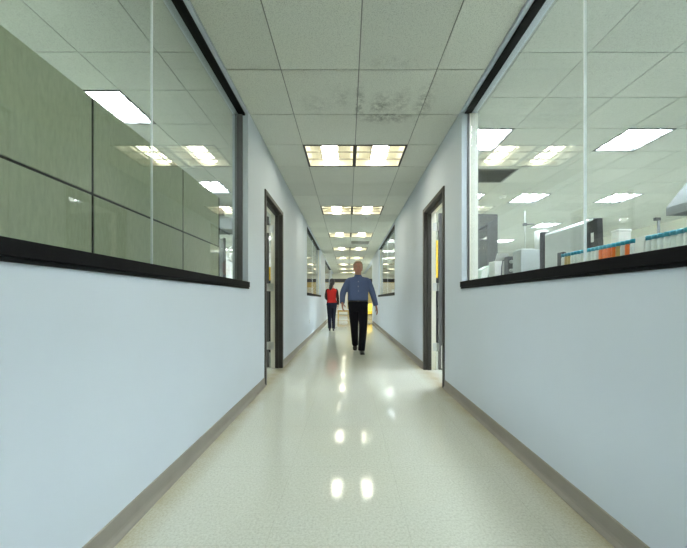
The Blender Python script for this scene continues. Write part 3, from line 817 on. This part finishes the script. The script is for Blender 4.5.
# --- man walking towards the viewer (local frame: root on the floor under the pelvis, faces -Y)
def man():
    root = thing('person', 'man in a blue long-sleeved shirt and black trousers walking towards the viewer', 'person', (.205,6.06,0))
    hc = (.0,-.03,1.642); nk = (.0,.0,1.50)
    sh = {'r':(-.178,.0,1.395),'l':(.188,.0,1.395)}          # r = his right, at image left
    el = {'r':(-.300,-.005,1.165),'l':(.285,.05,1.170)}
    wr = {'r':(-.305,-.16,.960),'l':(.355,.045,.905)}
    hp = {'r':(-.088,.0,.93),'l':(.088,.0,.93)}
    kn = {'r':(-.072,-.015,.50),'l':(.098,-.12,.515)}
    an = {'r':(-.050,.235,.155),'l':(.062,-.155,.10)}
    tor = [(.84,.165,.118,.0),(.92,.182,.128,.0),(1.0,.180,.135,-.008),(1.10,.186,.140,-.012),(1.22,.192,.136,-.006),(1.33,.196,.126,.0),(1.40,.178,.107,.004),(1.445,.132,.086,.006),(1.49,.080,.066,.006)]
    b = MB()
    b.rings([ellring((0,y,z),rx-.012,ry-.012) for z,rx,ry,y in tor])
    for k in 'rl':
        limb(b,[sh[k],el[k],wr[k]],[.052,.040,.027])
        limb(b,[hp[k],kn[k],an[k]],[.088,.054,.040])
        f = an[k]; limb(b,[f,(f[0],f[1]-.03,f[2]-.035)],[.034,.026])
    hand(b, wr['r'], (.06,-.42,-.9), (.92,.1,.1), 1.06, (.1,-.95,.35))
    hand(b, wr['l'], (.22,-.12,-.95), (-.95,-.1,-.15), 1.06, (.05,-.98,.12))
    head(b, hc, 1.08, nk)
    body = bake(b,'body','skin',root,.0055,4,.35)
    face(body, hc, 1.08, 'hair_sandy')
    # hair: short sandy fringe round the sides and back with a thin top
    h = MB(); rr = []
    for z, a, bb, oy, cut in ((-.045,.075,.070,.034,0),(-.01,.080,.086,.022,0),(.03,.0805,.098,.010,0),(.065,.0785,.100,.008,0),(.092,.067,.086,.012,0),(.114,.047,.062,.014,0),(.125,.018,.026,.014,0)):
        rr.append(ellring((hc[0],hc[1]+oy*1.09,hc[2]+z*1.12),a*1.15,bb*1.13,24,2.15))
    for r, (z, fr) in zip(rr, ((-.045,.030),(-.01,.010),(.03,-.015),(.065,-.070),(.092,-1),(.114,-1),(.125,-1))):
        for i, p in enumerate(r):
            if p[1] < hc[1]+fr: r[i] = (hc[0]+(p[0]-hc[0])*.80, max(p[1],hc[1]+fr) if fr > -.5 else p[1], p[2])
    h.rings(rr).build('hair','hair_sandy',body,True)
    s = MB()
    s.rings([ellring((0,y,z),rx+.012,ry+.014) for z,rx,ry,y in [(1.005,.176,.132,-.008),(1.03,.190,.146,-.012)]+tor[3:-1]+[(1.472,.094,.074,.006)]])
    for k in 'rl': limb(s,[(sh[k][0]*.5,sh[k][1],sh[k][2]+.005),sh[k],el[k],lerp(el[k],wr[k],.98)],[.052,.056,.047,.034],.014)
    shirt = bake(s,'shirt','shirt',body,.009,5,.5)
    c = MB(); c.rings([ellring((0,-.006-.004*i,z),rx,ry) for i,(z,rx,ry) in enumerate(((1.452,.098,.082),(1.482,.074,.070),(1.505,.068,.068),(1.502,.064,.064),(1.47,.066,.066)))],cap=False)
    c.build('collar','shirt',shirt,True)
    MB().rings([[(-.014,y,z),(.014,y,z),(.014,y+.004,z),(-.014,y+.004,z)] for y,z in ((-.1585,1.03),(-.1585,1.10),(-.151,1.22),(-.1425,1.33),(-.121,1.40),(-.098,1.445))]).build('placket','shirt',shirt,True)
    for sg in (-1,1):
        MB().hull8([(sg*.004,-.088,1.468),(sg*.050,-.072,1.468),(sg*.045,-.112,1.432),(sg*.026,-.122,1.412),
                    (sg*.004,-.080,1.492),(sg*.054,-.058,1.492),(sg*.049,-.104,1.442),(sg*.028,-.116,1.420)]).build('collar_wing','shirt',shirt)
    bt = MB()
    for z in (1.10,1.19,1.28,1.37): bt.ell((0,-.160 if z < 1.15 else -.156 if z < 1.25 else -.149 if z < 1.3 else -.134,z),(.006,.004,.006),8,6)
    bt.build('buttons','white',shirt,True)
    tr = MB()
    tr.rings([ellring((0,y,z),rx+.012,ry+.012) for z,rx,ry,y in ((.80,.150,.112,.005),(.86,.178,.130,.003),(.94,.188,.136,.0),(1.015,.182,.136,-.006))])
    for k in 'rl': limb(tr,[(hp[k][0],hp[k][1],hp[k][2]-.01),kn[k],lerp(kn[k],an[k],1.10)],[.098,.070,.055],.010)
    tro = bake(tr,'trousers','navy',body,.009,5,.5)
    bl = MB(); bl.rings([ellring((0,-.006,z),.198,.153) for z in (.988,1.018)]); bl.build('belt','leather',tro,True)
    MB().box(-.02,.02,-.166,-.156,.989,1.017,.002).build('buckle','darkgrey',tro)
    for k in 'rl':
        f = an[k]; so = MB(); limb(so,[lerp(kn[k],f,.75),f,(f[0],f[1]-.03*(1 if k=='l' else .6),f[2]-.035)],[.045,.043,.040]); so.build('sock','navy',body,True)
    shoe('shoe',(.075,-.33,.012),(.060,-.052,.006),'leather',body)
    shoe('shoe',(-.055,.165,.012),(-.046,.365,.150),'leather',body)
    return root
man()

# --- woman walking away (built facing -Y, then turned round)
def woman():
    root = thing('person', 'dark-haired woman in a red top and dark trousers seen from behind', 'person', (-.515,10.2,0), PI)
    # local x is mirrored by the half turn: +x = image left
    hc = (-.01,-.02,1.605); nk = (0,.01,1.44)
    sh = {'a':(.155,.01,1.345),'b':(-.155,.01,1.345)}        # a = image left
    el = {'a':(.200,.02,1.105),'b':(-.195,.035,1.09)}
    wr = {'a':(.150,-.17,1.02),'b':(-.205,-.03,.860)}
    hp = {'a':(.080,0,.88),'b':(-.080,0,.88)}
    kn = {'a':(.075,.0,.475),'b':(-.055,-.06,.48)}
    an = {'a':(.062,.06,.095),'b':(-.055,-.02,.085)}
    tor = [(.80,.150,.108,.01),(.88,.168,.118,.012),(.96,.150,.108,.0),(1.04,.128,.094,-.004),(1.12,.132,.098,-.004),(1.22,.150,.104,-.006),(1.30,.158,.098,.0),(1.355,.135,.082,.006),(1.40,.085,.062,.008),(1.43,.058,.055,.01)]
    b = MB()
    b.rings([ellring((0,y,z),rx-.010,ry-.010) for z,rx,ry,y in tor])
    for k in 'ab':
        limb(b,[sh[k],el[k],wr[k]],[.041,.032,.022])
        limb(b,[hp[k],kn[k],an[k]],[.084,.050,.034])
        f = an[k]; limb(b,[f,(f[0],f[1]-.015,f[2]-.03)],[.029,.024])
    hand(b, wr['a'], (-.3,-.9,.15), (-.9,.3,-.1), .92, (.0,.1,1))
    hand(b, wr['b'], (.02,-.2,-.95), (.95,.0,0), .92, (0,-1,.15))
    head(b, hc, .97, nk)
    body = bake(b,'body','skin2',root,.0055,4,.35)
    face(body, hc, .97, 'hair_dark')
    h = MB(); S = .97
    rr = []
    for z, a, bb, oy in ((-.10,.055,.042,.060),(-.06,.072,.066,.044),(-.02,.081,.082,.030),(.02,.084,.098,.014),(.055,.083,.102,.010),(.085,.073,.092,.013),(.110,.052,.068,.014),(.125,.022,.03,.014)):
        rr.append(ellring((hc[0],hc[1]+oy*S,hc[2]+z*S),a*S*1.12,bb*S*1.1,24,2.15))
    for r, fr in zip(rr, (.02,.005,.0,-.02,-.062,-1,-1,-1)):
        for i, p in enumerate(r):
            if fr > -.5 and p[1] < hc[1]+fr: r[i] = (p[0], hc[1]+fr, p[2])
    h.rings(rr)
    # tail of hair falling to the left shoulder
    h.tube([(hc[0],hc[1]+.07,hc[2]-.01),(hc[0]+.012,hc[1]+.108,hc[2]-.06),(hc[0]+.035,hc[1]+.112,hc[2]-.14),(hc[0]+.05,hc[1]+.105,hc[2]-.22),(hc[0]+.055,hc[1]+.105,hc[2]-.29)],[.055,.064,.062,.048,.014],14)
    bake(h,'hair','hair_dark',body,.008,3,.6)
    s = MB()
    s.rings([ellring((0,y,z),rx+.010,ry+.012) for z,rx,ry,y in [(.93,.160,.114,.006),(.96,.158,.114,.0),(1.04,.130,.096,-.004),(1.12,.134,.100,-.004),(1.22,.154,.106,-.006),(1.30,.170,.102,.0),(1.345,.166,.092,.004),(1.375,.125,.078,.007),(1.405,.080,.062,.008)]])
    top = bake(s,'top','red',body,.008,5,.5)
    s = MB()
    for k in 'ab': limb(s,[(sh[k][0]*.80,sh[k][1],sh[k][2]+.01),sh[k],el[k],lerp(el[k],wr[k],.95)],[.030,.040,.037,.027],.011)
    bake(s,'sleeves','darktop',body,.008,4,.5)
    tr = MB()
    tr.rings([ellring((0,y,z),rx+.010,ry+.010) for z,rx,ry,y in ((.76,.132,.10,.012),(.82,.158,.114,.012),(.88,.169,.119,.012),(.955,.152,.110,.002))])
    for k in 'ab': limb(tr,[(hp[k][0],hp[k][1]+.01,hp[k][2]-.01),kn[k],lerp(kn[k],an[k],1.0)],[.086,.058,.047],.008)
    bake(tr,'trousers','jeans',body,.008,5,.5)
    for k in 'ab':
        f = an[k]; so = MB(); limb(so,[lerp(kn[k],f,.75),f,(f[0],f[1]-.015,f[2]-.03)],[.038,.037,.034]); so.build('sock','jeans',body,True)
    shoe('shoe',(.066,-.085,.010),(.062,.115,.030),'leather',body,.040)
    shoe('shoe',(-.060,-.175,.010),(-.055,.050,.016),'leather',body,.040)
    return root
woman()

# ------------------------------------------------------------------ world, camera, view
w = bpy.data.worlds.new('world'); scene.world = w; w.use_nodes = True
w.node_tree.nodes['Background'].inputs[0].default_value = (.8,.85,.9,1)
w.node_tree.nodes['Background'].inputs[1].default_value = .15
cam = bpy.data.cameras.new('camera'); co = bpy.data.objects.new('camera', cam); C.objects.link(co)
co.location = (0,0,CAM_H); co.rotation_euler = (PI/2,0,0)
cam.sensor_width = 36; cam.lens = 36*311/687
cam.shift_x = -4/687; cam.shift_y = 26/687
cam.clip_start = .02; cam.clip_end = 100
scene.camera = co
vs = scene.view_settings
vs.view_transform = 'Standard'; vs.look = 'None'; vs.gamma = 1; vs.use_curve_mapping = False
vs.exposure = 1.06
scene.cycles.max_bounces = 10; scene.cycles.diffuse_bounces = 6; scene.cycles.glossy_bounces = 5
scene.cycles.transparent_max_bounces = 16; scene.cycles.use_denoising = True
scene.cycles.sample_clamp_indirect = 6
